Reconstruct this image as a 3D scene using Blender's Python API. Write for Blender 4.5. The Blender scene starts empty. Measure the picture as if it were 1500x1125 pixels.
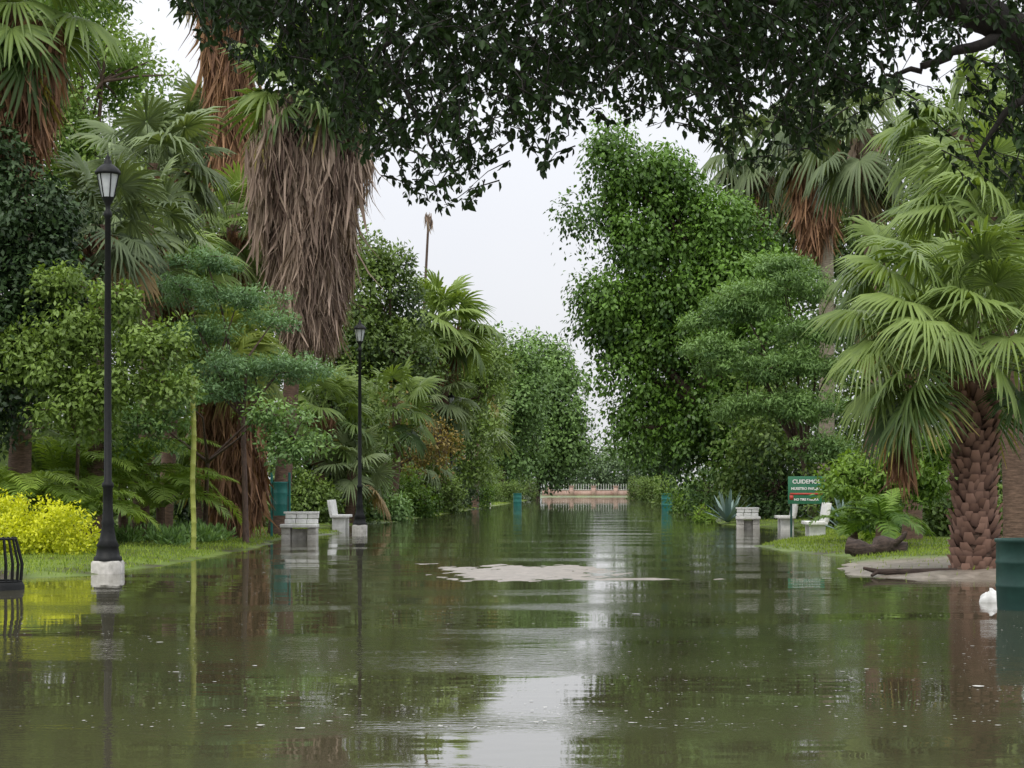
import bpy, math, numpy as np
rng=np.random.default_rng(11)
F=3000.;HC=1.2;HY=715.;VX=880.
def W(px,py,D): return np.array([(px-VX)/F*D, D, HC+(HY-py)/F*D])
def norm(a):
    a=np.asarray(a,float); return a/np.maximum(np.linalg.norm(a,axis=-1,keepdims=True),1e-9)
scene=bpy.context.scene
def link(o):
    scene.collection.objects.link(o); return o
def empty(name,loc=(0,0,0)):
    o=bpy.data.objects.new(name,None); o.location=loc; o.empty_display_size=.3; return link(o)
# ------------------------------------------------------------ materials
def newmat(name):
    m=bpy.data.materials.new(name); m.use_nodes=True
    nt=m.node_tree; nt.nodes.clear(); return m,nt,nt.nodes,nt.links
def ramp(n,stops):
    r=n.new('ShaderNodeValToRGB'); e=r.color_ramp.elements
    while len(e)<len(stops): e.new(.5)
    for i,(p,c) in enumerate(stops):
        e[i].position=p; e[i].color=(*c,1)
    return r
def leafmat(name,dark,light,trans=.3,rough=.5,extra=None,spec=.35):
    m,nt,n,l=newmat(name)
    a=n.new('ShaderNodeAttribute'); a.attribute_name='v'
    st=[(0,dark),(1,light)] if extra is None else [(0,extra),(.12,dark),(1,light)]
    r=ramp(n,st); l.new(a.outputs['Fac'],r.inputs[0])
    p=n.new('ShaderNodeBsdfPrincipled'); p.inputs['Roughness'].default_value=rough
    p.inputs['Specular IOR Level'].default_value=spec
    l.new(r.outputs[0],p.inputs['Base Color'])
    o=n.new('ShaderNodeOutputMaterial')
    if trans>0:
        t=n.new('ShaderNodeBsdfTranslucent')
        mx=n.new('ShaderNodeMix'); mx.data_type='RGBA'; mx.blend_type='MULTIPLY'; mx.inputs[0].default_value=1
        l.new(r.outputs[0],mx.inputs[6]); mx.inputs[7].default_value=(1.3,1.3,.5,1)
        l.new(mx.outputs[2],t.inputs[0])
        s=n.new('ShaderNodeMixShader'); s.inputs[0].default_value=trans
        l.new(p.outputs[0],s.inputs[1]); l.new(t.outputs[0],s.inputs[2]); l.new(s.outputs[0],o.inputs[0])
    else: l.new(p.outputs[0],o.inputs[0])
    return m
def noisemat(name,c1,c2,scale=5,rough=.8,bump=.3,bd=.02,metal=0,stretch=(1,1,1),spec=.4,detail=6):
    m,nt,n,l=newmat(name)
    tc=n.new('ShaderNodeTexCoord'); mp=n.new('ShaderNodeMapping'); mp.inputs['Scale'].default_value=stretch
    l.new(tc.outputs['Object'],mp.inputs[0])
    t=n.new('ShaderNodeTexNoise'); t.inputs['Scale'].default_value=scale; t.inputs['Detail'].default_value=detail
    t.inputs['Roughness'].default_value=.65
    l.new(mp.outputs[0],t.inputs['Vector'])
    r=ramp(n,[(.3,c1),(.7,c2)]); l.new(t.outputs[0],r.inputs[0])
    p=n.new('ShaderNodeBsdfPrincipled'); p.inputs['Roughness'].default_value=rough; p.inputs['Metallic'].default_value=metal
    p.inputs['Specular IOR Level'].default_value=spec
    l.new(r.outputs[0],p.inputs['Base Color'])
    b=n.new('ShaderNodeBump'); b.inputs['Strength'].default_value=bump; b.inputs['Distance'].default_value=bd
    l.new(t.outputs[0],b.inputs['Height']); l.new(b.outputs[0],p.inputs['Normal'])
    o=n.new('ShaderNodeOutputMaterial'); l.new(p.outputs[0],o.inputs[0])
    return m
M={}
M['mid']=leafmat('leaf_mid_green',(.035,.068,.018),(.20,.30,.06),trans=.2)
M['dark']=leafmat('leaf_dark_green',(.010,.026,.010),(.055,.105,.028),trans=.0)
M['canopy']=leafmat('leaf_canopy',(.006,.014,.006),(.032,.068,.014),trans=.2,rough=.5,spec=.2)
M['bright']=leafmat('leaf_bright',(.06,.13,.02),(.27,.42,.06),trans=.3)
M['ficus']=leafmat('leaf_ficus',(.018,.05,.012),(.17,.32,.045),trans=.2,rough=.45)
M['ficusfar']=leafmat('leaf_ficus_far',(.032,.07,.022),(.17,.29,.07),trans=.1,rough=.5)  # paler darks than the near ficus: distance haze put into the colour
M['light']=leafmat('leaf_light_tree',(.09,.17,.04),(.32,.45,.12),trans=.3)
M['feather']=leafmat('leaf_feathery',(.045,.10,.05),(.20,.34,.14),trans=.25)
M['feather2']=leafmat('leaf_feathery_lime',(.05,.11,.035),(.24,.39,.12),trans=.25)
M['far']=leafmat('leaf_far',(.045,.08,.04),(.17,.25,.10),trans=.0)  # pale greyish greens, haze of the distance painted into the leaves
M['rust']=leafmat('leaf_yellow_rust',(.10,.08,.02),(.36,.27,.07),trans=.2)
M['hedge']=leafmat('leaf_yellow_hedge',(.20,.27,.012),(.70,.72,.03),trans=.3)
M['palm']=leafmat('palm_frond_green',(.045,.09,.022),(.27,.37,.10),trans=.3,rough=.42,extra=(.36,.29,.08))
M['palmg']=leafmat('palm_frond_greygreen',(.055,.085,.04),(.24,.31,.14),trans=.25,rough=.5,extra=(.34,.24,.12))
M['palmy']=leafmat('palm_frond_yellow',(.09,.15,.03),(.34,.40,.09),trans=.35,rough=.45,extra=(.4,.28,.09))
M['pinn']=leafmat('pinnate_frond',(.07,.14,.025),(.33,.46,.08),trans=.35)
M['dead']=leafmat('dead_frond',(.085,.052,.04),(.50,.38,.30),trans=.1,rough=.8)
M['deado']=leafmat('dead_frond_orange',(.09,.042,.024),(.44,.25,.14),trans=.1,rough=.8)
M['grass']=leafmat('grass_blade',(.09,.15,.02),(.32,.42,.06),trans=.3)
M['agave']=leafmat('agave_leaf',(.10,.17,.15),(.24,.33,.29),trans=.0)
M['bark']=noisemat('bark',(.04,.026,.02),(.14,.09,.07),scale=6,stretch=(3,3,1),bump=.8)
M['barkd']=noisemat('bark_dark',(.012,.011,.01),(.04,.034,.028),scale=6,stretch=(3,3,1),bump=.8)
M['barkp']=noisemat('palm_bark',(.05,.03,.02),(.19,.12,.085),scale=7,stretch=(1,1,5),bump=.7)
M['barkpale']=noisemat('palm_bark_pale',(.13,.11,.08),(.32,.27,.21),scale=5,stretch=(1,1,6),bump=.5)
M['boot']=leafmat('palm_boot',(.05,.025,.018),(.38,.23,.17),trans=0,rough=.85)
M['iron']=noisemat('black_iron',(.004,.005,.005),(.012,.013,.013),scale=20,rough=.55,bump=.1,spec=.25)
M['glass']=noisemat('lantern_glass',(.42,.45,.46),(.62,.65,.66),scale=4,rough=.2,bump=0)
M['conc']=noisemat('concrete',(.34,.33,.30),(.62,.60,.56),scale=9,rough=.85,bump=.4)
M['white']=noisemat('white_paint',(.55,.55,.52),(.85,.85,.82),scale=6,rough=.6,bump=.15,bd=.01)
M['teal']=noisemat('green_paint',(.010,.10,.085),(.025,.18,.15),scale=5,rough=.5,bump=.1)
M['dgreen']=noisemat('dark_green_paint',(.010,.045,.035),(.02,.075,.058),scale=5,rough=.55,bump=.1)
M['signg']=noisemat('sign_green',(.02,.12,.06),(.035,.17,.09),scale=3,rough=.5,bump=0)
M['signr']=noisemat('sign_red',(.35,.04,.03),(.5,.07,.05),scale=3,rough=.5,bump=0)
M['bamboo']=noisemat('bamboo_stem',(.22,.26,.05),(.40,.42,.10),scale=5,rough=.5,bump=.1)
M['brick']=noisemat('pink_brick',(.34,.21,.17),(.52,.38,.32),scale=2,rough=.9)
M['log']=noisemat('dead_log',(.02,.014,.011),(.10,.07,.055),scale=8,stretch=(.6,3,3),bump=1,bd=.04)
# ------------------------------------------------------------ mesh builder
class MB:
    def __init__(s): s.V=[];s.I=[];s.K=[];s.A=[];s.n=0
    def add(s,v,f,a=.5):
        v=np.asarray(v,float).reshape(-1,3); f=np.asarray(f,int)
        s.V.append(v); s.I.append((f+s.n).ravel()); s.K.append(np.full(len(f),f.shape[1]))
        s.A.append(np.broadcast_to(np.asarray(a,float),(len(v),)).copy()); s.n+=len(v)
    def build(s,name,mat,parent=None,smooth=False,bevel=0):
        me=bpy.data.meshes.new(name)
        if s.n:
            V=np.concatenate(s.V);I=np.concatenate(s.I);K=np.concatenate(s.K);A=np.concatenate(s.A)
            me.vertices.add(len(V)); me.vertices.foreach_set('co',V.astype(np.float32).ravel())
            me.loops.add(len(I)); me.loops.foreach_set('vertex_index',I.astype(np.int32))
            me.polygons.add(len(K)); me.polygons.foreach_set('loop_start',np.concatenate([[0],np.cumsum(K)[:-1]]).astype(np.int32))
            me.update(calc_edges=True)
            at=me.attributes.new('v','FLOAT','POINT'); at.data.foreach_set('value',A.astype(np.float32))
            if smooth: me.polygons.foreach_set('use_smooth',np.ones(len(K),bool))
        me.materials.append(mat)
        o=bpy.data.objects.new(name,me); link(o)
        if parent is not None: o.parent=parent
        if bevel:
            b=o.modifiers.new('bevel','BEVEL'); b.width=bevel; b.segments=2
        return o
def tube(mb,P,R,n=8,a=.5,cap=True):
    P=np.asarray(P,float); R=np.broadcast_to(np.asarray(R,float),(len(P),))
    T=norm(np.gradient(P,axis=0)); ref=np.array([0,0,1.]) if abs(T[0][2])<.8 else np.array([1.,0,0])
    S=norm(np.cross(T,ref)); U=np.cross(S,T)
    th=np.linspace(0,2*np.pi,n,endpoint=False)
    V=P[:,None,:]+R[:,None,None]*(np.cos(th)[None,:,None]*S[:,None,:]+np.sin(th)[None,:,None]*U[:,None,:])
    k=len(P); i=np.arange(k-1)[:,None]*n; j=np.arange(n)[None,:]; j2=(j+1)%n
    f=np.stack([i+j,i+j2,i+n+j2,i+n+j],-1).reshape(-1,4)
    mb.add(V.reshape(-1,3),f,a)
    if cap:
        mb.add(V[-1],np.arange(n)[None,:],a); mb.add(V[0],np.arange(n)[::-1][None,:],a)
def lathe(mb,prof,c=(0,0,0),n=16,a=.5):
    prof=np.array(prof,float); th=np.linspace(0,2*np.pi,n,endpoint=False)
    V=np.stack([prof[:,0][:,None]*np.cos(th),prof[:,0][:,None]*np.sin(th),np.repeat(prof[:,1][:,None],n,1)],-1)+np.array(c)
    k=len(prof); i=np.arange(k-1)[:,None]*n; j=np.arange(n)[None,:]; j2=(j+1)%n
    mb.add(V.reshape(-1,3),np.stack([i+j,i+j2,i+n+j2,i+n+j],-1).reshape(-1,4),a)
    mb.add(V[-1],np.arange(n)[None,:],a)
def box(mb,c,s,rz=0,tilt=0,a=.5):
    c=np.array(c,float); s=np.array(s,float)/2
    v=np.array([[x,y,z] for z in(-1,1) for y in(-1,1) for x in(-1,1)],float)*s
    if tilt:
        ct,st=math.cos(tilt),math.sin(tilt); v=np.stack([v[:,0]*ct+v[:,2]*st,v[:,1],-v[:,0]*st+v[:,2]*ct],-1)
    cr,sr=math.cos(rz),math.sin(rz); v=np.stack([v[:,0]*cr-v[:,1]*sr,v[:,0]*sr+v[:,1]*cr,v[:,2]],-1)
    mb.add(v+c,[[0,2,3,1],[4,5,7,6],[0,1,5,4],[2,6,7,3],[0,4,6,2],[1,3,7,5]],a)
def leaves(mb,C,Dr,Nn,L,Wd,val,fold=.15,six=False):
    n=len(C); L=np.broadcast_to(L,(n,))[:,None]; Wd=np.broadcast_to(Wd,(n,))[:,None]
    Dr=norm(Dr); S=norm(np.cross(Dr,Nn)); N2=np.cross(S,Dr)
    if not six:
        V=np.stack([C,C+Dr*L*.45+S*Wd/2+N2*fold*Wd,C+Dr*L,C+Dr*L*.45-S*Wd/2+N2*fold*Wd],1)
        f=np.arange(n*4).reshape(n,4); mb.add(V.reshape(-1,3),f,np.repeat(val,4))
    else:
        V=np.stack([C,C+Dr*L*.28+S*Wd*.43+N2*fold*Wd,C+Dr*L*.62+S*Wd*.42+N2*fold*Wd,C+Dr*L-N2*.1*L,C+Dr*L*.62-S*Wd*.42+N2*fold*Wd,C+Dr*L*.28-S*Wd*.43+N2*fold*Wd],1)
        b=np.arange(n)[:,None]*6
        f=np.concatenate([b+np.array([0,1,2,3]),b+np.array([0,3,4,5])]); mb.add(V.reshape(-1,3),f,np.repeat(val,6))
def rand_u(n): return norm(rng.normal(size=(n,3)))
def crown(mb,blobs,n,L,Wd,cr,flat=1.,droop=.4,inner=.55,wood=None,vb=0,hang=0):
    area=np.array([ (b[3]*b[4]+b[3]*b[5]+b[4]*b[5]) for b in blobs]); cl=[];cv=[]
    for b,ar in zip(blobs,area):
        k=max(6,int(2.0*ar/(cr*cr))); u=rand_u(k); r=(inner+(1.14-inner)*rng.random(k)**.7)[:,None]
        c=np.array(b[:3])+u*r*np.array(b[3:6]); cl.append(c); cv.append(rng.random(k)*.5+ (u[:,2]*.15))  # clump tone rises toward each blob's top, shading carried in the colour
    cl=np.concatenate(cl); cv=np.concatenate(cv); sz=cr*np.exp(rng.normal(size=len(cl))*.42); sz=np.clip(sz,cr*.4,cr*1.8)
    if wood is not None:
        for i in rng.choice(len(cl),min(len(cl),60),replace=False):
            b=blobs[int(np.argmin([np.linalg.norm(cl[i]-np.array(q[:3])) for q in blobs]))]
            p0=np.array(b[:3]); tube(wood,[p0,(p0+cl[i])/2+rng.normal(size=3)*.1*cr,cl[i]],[cr*.09,cr*.06,cr*.02],5,cap=False)
    w=sz**2; idx=rng.choice(len(cl),n,p=w/w.sum()); u=rand_u(n)
    rr=rng.random(n)**.4*np.where(rng.random(n)<.08,1.3,1.)
    off=u*rr[:,None]*sz[idx][:,None]*np.array([1,1,flat])
    C=cl[idx]+off; C[:,2]-=.25*sz[idx]*(np.hypot(off[:,0],off[:,1])/sz[idx])**2
    if hang:
        hm=rng.random(n)<.3; C[hm,2]-=rng.random(hm.sum())**2*hang*(.2+1.0*np.sin(idx[hm]*7.7)**4)
    Dr=norm(u*.35+rand_u(n)*.75+np.array([0,0,-droop])); Nn=norm(rand_u(n)*.4+np.array([0,0,.55])+u*.8)
    val=np.clip(.12+cv[idx]+rng.random(n)*.22+.30*u[:,2]*rr+vb,0,1)  # young leaves paler on top; darker clump undersides are shade put into leaf tone
    s=rng.uniform(.7,1.25,n); C[:,2]=np.maximum(C[:,2],.06)
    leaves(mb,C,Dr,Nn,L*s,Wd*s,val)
def tree(name,D,blobs,base,n,L,Wd,cr,mat,bark='bark',tr=.2,flat=1.,droop=.4,depth=.85,inner=.55,vb=0,hang=0):
    B=[]
    for b in blobs:
        px,py,rx,ry=b[:4]; d=D+(b[4] if len(b)>4 else 0)
        c=W(px,py,d); B.append((*c,rx/F*d,max(rx/F*d*depth,.5),ry/F*d))
    e=empty(name,(base[0],base[1],0)) ; off=np.array([base[0],base[1],0.])
    tb=MB(); lb=MB()
    Bo=[(b[0]-off[0],b[1]-off[1],b[2],*b[3:]) for b in B]
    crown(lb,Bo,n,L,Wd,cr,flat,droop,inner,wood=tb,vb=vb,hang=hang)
    cen=np.mean([b[:3] for b in Bo],axis=0); fork=np.array([cen[0]*.25,cen[1]*.25,max(min(b[2]-b[5]*.6 for b in Bo),.5)*.8+.2])
    tube(tb,[(0,0,-.2),(0,0,.15),fork*[.4,.4,.5],fork],[tr*1.6,tr*1.15,tr*.95,tr*.8],10)
    for b in Bo:
        t=np.array(b[:3]); m=(fork+t)/2+np.array([0,0,.12*np.linalg.norm(t-fork)])+rng.normal(size=3)*.2
        tube(tb,[fork,fork*.4+m*.6,m,t],[tr*.7,tr*.5,tr*.4,tr*.15],7)
    tb.build('trunk_and_limbs',M[bark],e,smooth=True); lb.build('leaves',M[mat],e)
    return e
# ------------------------------------------------------------ palms
def fan_template(nb=26,span=250,droop=.35,jit=1.):
    A=np.radians(np.linspace(-span/2,span/2,nb)); dA=math.radians(span)/(nb-1)
    V=[];Fc=[];T=[]; ts=np.array([.04,.42,.74,1.])
    k=0
    for a in A:
        a+=rng.normal()*.035*jit; R=(.84+.16*math.cos(a*.8))*rng.uniform(.88,1.06)
        d=np.array([math.sin(a),math.cos(a),0]); s=np.array([math.cos(a),-math.sin(a),0]); dr=droop*rng.uniform(.5,1.7)
        hw=np.array([.01,.42*math.sin(dA/2)*1.0,.74*math.sin(dA/2)*.50,.003])
        cz=-dr*np.clip(ts-.35,0,1)**1.8*R+.05*ts
        bend=rng.normal()*.07*jit
        for i,t in enumerate(ts):
            c=d*t*R+s*bend*max(0,t-.5); c[2]+=cz[i]
            V+= [c-s*hw[i]+[0,0,-hw[i]*.8],c+[0,0,hw[i]*.6],c+s*hw[i]+[0,0,-hw[i]*.8]]; T+=[t]*3
        for i in range(3):
            b=k+i*3; Fc+=[[b,b+1,b+4,b+3],[b+1,b+2,b+5,b+4]]
        k+=12
    return np.array(V),np.array(Fc),np.array(T)
FT=[fan_template(26,s,d) for s,d in ((240,.3),(260,.55),(220,.8),(280,.4))]
FTH=[fan_template(40,s,d,1.3) for s,d in ((260,.25),(290,.4),(240,.8),(310,.3))]
def fan(mb,st,hubbase,az,el,Lp,R,val,grav=.25,roll=None,hi=False,sag=.12):
    d=np.array([math.cos(el)*math.cos(az),math.cos(el)*math.sin(az),math.sin(el)])
    hub=hubbase+d*Lp-np.array([0,0,sag*Lp*math.cos(el)])
    if st is not None: tube(st,[hubbase,(hubbase+hub)/2+np.array([0,0,.05*Lp]),hub],[.022,.016,.012],4,cap=False,a=max(val,.3))
    fw=norm(d-np.array([0,0,.35*math.cos(el)])); up=np.array([0,0,1.])
    if abs(fw[2])>.93: up=np.array([-math.cos(az),-math.sin(az),.2])
    s=norm(np.cross(fw,up)); nn=np.cross(s,fw)
    r=rng.normal()*.5 if roll is None else roll
    s,nn=s*math.cos(r)+nn*math.sin(r),nn*math.cos(r)-s*math.sin(r)
    v,f,t=(FTH if hi else FT)[rng.integers(4)]
    P=hub+R*(v[:,:1]*s+v[:,1:2]*fw+v[:,2:3]*nn); P[:,2]-=grav*R*np.clip(t-.3,0,1)**2*1.5
    base=np.clip(val+rng.normal()*.05,0,1)
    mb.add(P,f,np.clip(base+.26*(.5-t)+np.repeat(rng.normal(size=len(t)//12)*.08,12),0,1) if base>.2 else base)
def skirt(mb,c0,c1,prof,n,Ls,Wd,vb=0.,spread=.25):
    c0=np.array(c0,float);c1=np.array(c1,float)
    for q in range(3):
        m=n//3; u=rng.random(m); th=rng.random(m)*2*np.pi; r=np.array([prof(x) for x in u])*rng.uniform(.66,1.06,m)
        lump=1+.14*np.sin(3*th+u*9)+.10*np.sin(7*th-u*17); r=r*lump
        ra=np.stack([np.cos(th),np.sin(th),0*th],-1); ta=np.stack([-np.sin(th),np.cos(th),0*th],-1)
        P0=c0+(c1-c0)*u[:,None]+ra*r[:,None]; L=Ls*rng.uniform(.3,1.25,m); wd=Wd*np.clip(np.exp(rng.normal(size=m)*.6),.3,2.6)
        lean=rng.normal(size=m)*.18; out=rng.normal(size=m)*.6*spread; out[rng.random(m)<.06]+=.5*spread*2
        tw=rng.normal(size=m)*1.2; wv=ta*np.cos(tw)[:,None]+ra*np.sin(tw)[:,None]
        V=[]; kink=rng.normal(size=m)*.06
        for t,w_ in ((0,.35),(.35,1.),(.7,.7),(1.,.1)):
            c=P0+ta*((lean*t+kink*math.sin(t*4))*L)[:,None]+ra*((out*t*t-.05*t)*L)[:,None]; c[:,2]-=L*t*.98
            V+=[c-wv*(wd*w_/2)[:,None],c+wv*(wd*w_/2)[:,None]]
        V=np.stack(V,1).reshape(-1,3); b=np.arange(m)[:,None]*8
        f=np.concatenate([b+np.array([0,1,3,2]),b+np.array([2,3,5,4]),b+np.array([4,5,7,6])])
        va=np.clip(.42+.2*np.sin(5*th+u*7)+.12*np.sin(11*th+u*25)+rng.normal(size=m)*.24+vb,0,1)
        mb.add(V,f,np.repeat(va,8))
def fan_palm(name,base,top,tr,nf,R,Lp,mat='palm',bark='barkp',elmin=-50,sk=None,skmat='dead',hi=False,elmax=80,vb=0,grav=.25,extra=(),autosk=0):
    base=np.array(base,float); e=empty(name,(base[0],base[1],0)); o=np.array([base[0],base[1],0]); top=np.array(top,float)-o
    tb=MB(); zz=np.linspace(0,1,9)[:,None]; P=np.array([0,0,-.3])*(1-zz)+top*zz; P[:,0]+=np.sin(zz[:,0]*np.pi)*.1
    tube(tb,P,tr*np.array([1.5,1.15,1.05,1,1,.97,.95,.95,.9]),12)
    tb.build('trunk',M[bark],e,smooth=True)
    fb=MB(); st=MB(); g=math.pi*(3-5**.5)
    for i in range(nf):
        u=(i+.5)/nf; el=math.radians(elmax+(elmin-elmax)*u**.85)+rng.normal()*.12; az=i*g+rng.normal()*.2
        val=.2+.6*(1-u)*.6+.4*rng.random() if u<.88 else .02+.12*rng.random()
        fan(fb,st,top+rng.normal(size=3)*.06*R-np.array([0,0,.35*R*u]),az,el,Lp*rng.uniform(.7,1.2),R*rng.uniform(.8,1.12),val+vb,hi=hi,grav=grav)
    for (az,el,lp,r,roll,val) in extra: fan(fb,st,top,math.radians(az),math.radians(el),lp,r,val,roll=roll,hi=hi,grav=grav)
    fb.build('fan_fronds',M[mat],e); st.build('petioles',M[mat],e)
    if autosk:
        sb=MB(); skirt(sb,top-[0,0,.2],top-[0,0,.2+autosk],lambda u:R*.42*(1-.4*u),int(900*autosk),.8*R,.06); sb.build('dead_frond_skirt',M[skmat],e)
    if sk:
        sb=MB(); c0,c1,prof,n,Ls,Wd=sk; skirt(sb,np.array(c0)-o,np.array(c1)-o,prof,n,Ls,Wd); sb.build('dead_frond_skirt',M[skmat],e)
    return e
def pinnate(mb,st,base,az,el,L,nl=34,ll=.45,lw=.035,val=.5,arch=1.6):
    k=14; t=np.linspace(0,1,k); P=[np.array(base,float)]; e=el
    for i in range(k-1):
        e=el-arch*(t[i+1]**1.3); P.append(P[-1]+L/(k-1)*np.array([math.cos(e)*math.cos(az),math.cos(e)*math.sin(az),math.sin(e)]))
    P=np.array(P); P[:,2]=np.maximum(P[:,2],.1); tube(st,P,np.linspace(.025,.006,k),4,a=val,cap=False)
    T=norm(np.gradient(P,axis=0)); tt=np.linspace(.15,.99,nl); ix=tt*(k-1); i0=np.minimum(ix.astype(int),k-2); fr=(ix-i0)[:,None]
    C=P[i0]*(1-fr)+P[i0+1]*fr; Tg=norm(T[i0]*(1-fr)+T[i0+1]*fr); S=norm(np.cross(Tg,[0,0,1.])); U=np.cross(S,Tg)
    for sg in (-1,1):
        Dr=norm(S*sg*.9+Tg*.55+U*.15+rng.normal(size=(nl,3))*.08); len_=ll*(np.sin(np.pi*(tt*.85+.1))**.6)*rng.uniform(.9,1.1,nl)
        w_=lw; S2=norm(np.cross(Dr,U))
        A0=C;A1=C+Dr*len_[:,None]*.55;A2=C+Dr*len_[:,None]; A2[:,2]-=len_*.28; A1[:,2]-=len_*.03
        V=np.stack([A0-S2*w_*.3,A0+S2*w_*.3,A1+S2*w_*.5,A1-S2*w_*.5,A2],1).reshape(-1,3); b=np.arange(nl)[:,None]*5
        vv=np.repeat(np.clip(val+rng.normal(size=nl)*.08,0,1),5)
        n0=mb.n; mb.add(V,b+np.array([0,1,2,3]),vv)
        mb.I.append((b+np.array([3,2,4])+n0).ravel()); mb.K.append(np.full(nl,3))
def feather_palm(name,base,h,nf,L,mat='pinn',ll=.45,elr=(25,80),val=.5,tr=.1,nl=34):
    e=empty(name,(base[0],base[1],0)); fb=MB(); st=MB(); tb=MB()
    tube(tb,[(0,0,-.2),(0,0,h*.5),(0,0,h)],[tr*1.2,tr,tr*.9],8); tb.build('trunk',M['barkp'],e,smooth=True)
    for i in range(nf):
        az=i*2.4+rng.normal()*.2; el=math.radians(rng.uniform(*elr))
        pinnate(fb,st,(rng.normal()*.06,rng.normal()*.06,h),az,el,L*rng.uniform(.75,1.1),nl=nl,ll=ll,val=val+rng.normal()*.15,arch=rng.uniform(1.2,1.9))
    fb.build('leaflets',M[mat],e); st.build('rachises',M[mat],e); return e
# ------------------------------------------------------------ ground & water
def sn(x,y): return (np.sin(x*1.3+y*.7)+np.sin(x*2.9-y*1.9+1)+.6*np.sin(x*5.3+y*4.1+2)+.5*np.sin(-x*9.1+y*7.3))/3.1
def ground_d(x,y):
    XL=np.interp(y,[-10,20,24,26.3,28,34,42,48,55,59,64,72,100,277,400],[-30,-30,-14,-9,-7.1,-6.7,-7.0,-7.5,-6.9,-8.3,-8.5,-7.3,-7.2,-7.0,-7])
    XR=np.interp(y,[-10,22,26.5,27.5,28.5,31,34,36,38,42,46,50,62,67,100,280],[30,30,5.5,3.9,3.4,3.7,4.1,4.3,3.7,3.2,3.8,5.3,5.6,4.0,4.2,4.4])
    return np.maximum(np.maximum(XL-x,x-XR),(y-279)*.6)+.18*sn(x,y*.8)
def isl(x,y):
    a=1-((x+.95)/2.0)**2-((y-29.3)/4.2)**2+.30*sn(x*1.1,y*.5)
    b=.8-((x+.1)/2.7)**2-((y-27.0)/.6)**2+.3*sn(x*1.7,y)
    c=.6-((x+2.9)/1.5)**2-((y-32.5)/.7)**2+.3*sn(x*1.7,y)
    return np.maximum(np.maximum(a,b),c)
def ground_z(x,y):
    d=ground_d(x,y); z=np.where(d>0,.10*(1-np.exp(-np.maximum(d,0)/.9))+.012*np.clip(d,0,10)+.012*sn(x*3,y*3),np.maximum(d*.12,-.35))
    i=isl(x,y); return np.maximum(z,np.where(i>-.5,-.011+.018*np.clip(i,-1,1)+.005*sn(x*5,y*2.5)+.004*sn(x*11+3,y*7),-1))
xs=np.concatenate([[-2500,-900,-300,-120,-60,-35,-25,-18,-15],np.arange(-12.5,8.5,.10),[10,12,15,20,28,40,70,130,300,900,2500]])
ys=np.concatenate([[-2500,-500,-100,-30,0,10,18],np.arange(21,62,.14),np.arange(62,300,1.2),[310,340,400,600,1200,3000]])
X,Y=np.meshgrid(xs,ys); Z=ground_z(X,Y); far=(np.abs(X)>100)|(Y>310)|(Y<-40); Z=np.where(far,.25,Z)
nx,ny=len(xs),len(ys); i=np.arange(ny-1)[:,None]*nx; j=np.arange(nx-1)[None,:]
gb=MB(); gb.add(np.stack([X,Y,Z],-1).reshape(-1,3),np.stack([i+j,i+j+1,i+nx+j+1,i+nx+j],-1).reshape(-1,4),
   np.maximum(np.clip(isl(X,Y)*3+1,0,1),np.clip((X>2)*(33.5-Y)/1.5,0,1)*(Y>20)*(Y<34)).ravel())
m,nt,n,l=newmat('ground_soil_grass')
tc=n.new('ShaderNodeTexCoord'); t1=n.new('ShaderNodeTexNoise'); t1.inputs['Scale'].default_value=.9; t1.inputs['Detail'].default_value=8
t2=n.new('ShaderNodeTexNoise'); t2.inputs['Scale'].default_value=5; t2.inputs['Detail'].default_value=8; t2.inputs['Roughness'].default_value=.7
for t in (t1,t2): l.new(tc.outputs['Object'],t.inputs['Vector'])
r1=ramp(n,[(.35,(.05,.038,.025)),(.5,(.10,.15,.025)),(.7,(.17,.24,.04))]); l.new(t1.outputs[0],r1.inputs[0])
r2=ramp(n,[(.35,(.14,.118,.09)),(.65,(.34,.295,.245))]); l.new(t2.outputs[0],r2.inputs[0])
a=n.new('ShaderNodeAttribute'); a.attribute_name='v'
mx=n.new('ShaderNodeMix'); mx.data_type='RGBA'; l.new(a.outputs['Fac'],mx.inputs[0]); l.new(r1.outputs[0],mx.inputs[6]); l.new(r2.outputs[0],mx.inputs[7])
p=n.new('ShaderNodeBsdfPrincipled'); p.inputs['Roughness'].default_value=.4; l.new(mx.outputs[2],p.inputs['Base Color'])
b=n.new('ShaderNodeBump'); b.inputs['Strength'].default_value=.4; b.inputs['Distance'].default_value=.03; l.new(t2.outputs[0],b.inputs['Height']); l.new(b.outputs[0],p.inputs['Normal'])
o=n.new('ShaderNodeOutputMaterial'); l.new(p.outputs[0],o.inputs[0])
gb.build('ground',m,smooth=True)
# water
m,nt,n,l=newmat('flood_water')
tc=n.new('ShaderNodeTexCoord')
def nz(scale,st,detail=3,rough=.5):
    mp=n.new('ShaderNodeMapping'); mp.inputs['Scale'].default_value=st; l.new(tc.outputs['Object'],mp.inputs[0])
    t=n.new('ShaderNodeTexNoise'); t.inputs['Scale'].default_value=scale; t.inputs['Detail'].default_value=detail; t.inputs['Roughness'].default_value=rough
    l.new(mp.outputs[0],t.inputs['Vector']); return t.outputs[0]
w1=nz(1.2,(.8,1.5,1),2); w2=nz(8,(.8,1.7,1),3,.6); big=nz(.35,(.4,1.3,1),3)
pr=ramp(n,[(.45,(.03,.03,.03)),(.62,(.9,.9,.9))]); l.new(big,pr.inputs[0])
b1=n.new('ShaderNodeBump'); b1.inputs['Distance'].default_value=.02; b1.inputs['Strength'].default_value=.14; l.new(w1,b1.inputs['Height'])
b2=n.new('ShaderNodeBump'); b2.inputs['Distance'].default_value=.0045; l.new(w2,b2.inputs['Height']); l.new(pr.outputs[0],b2.inputs['Strength']); l.new(b1.outputs[0],b2.inputs['Normal'])
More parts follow.
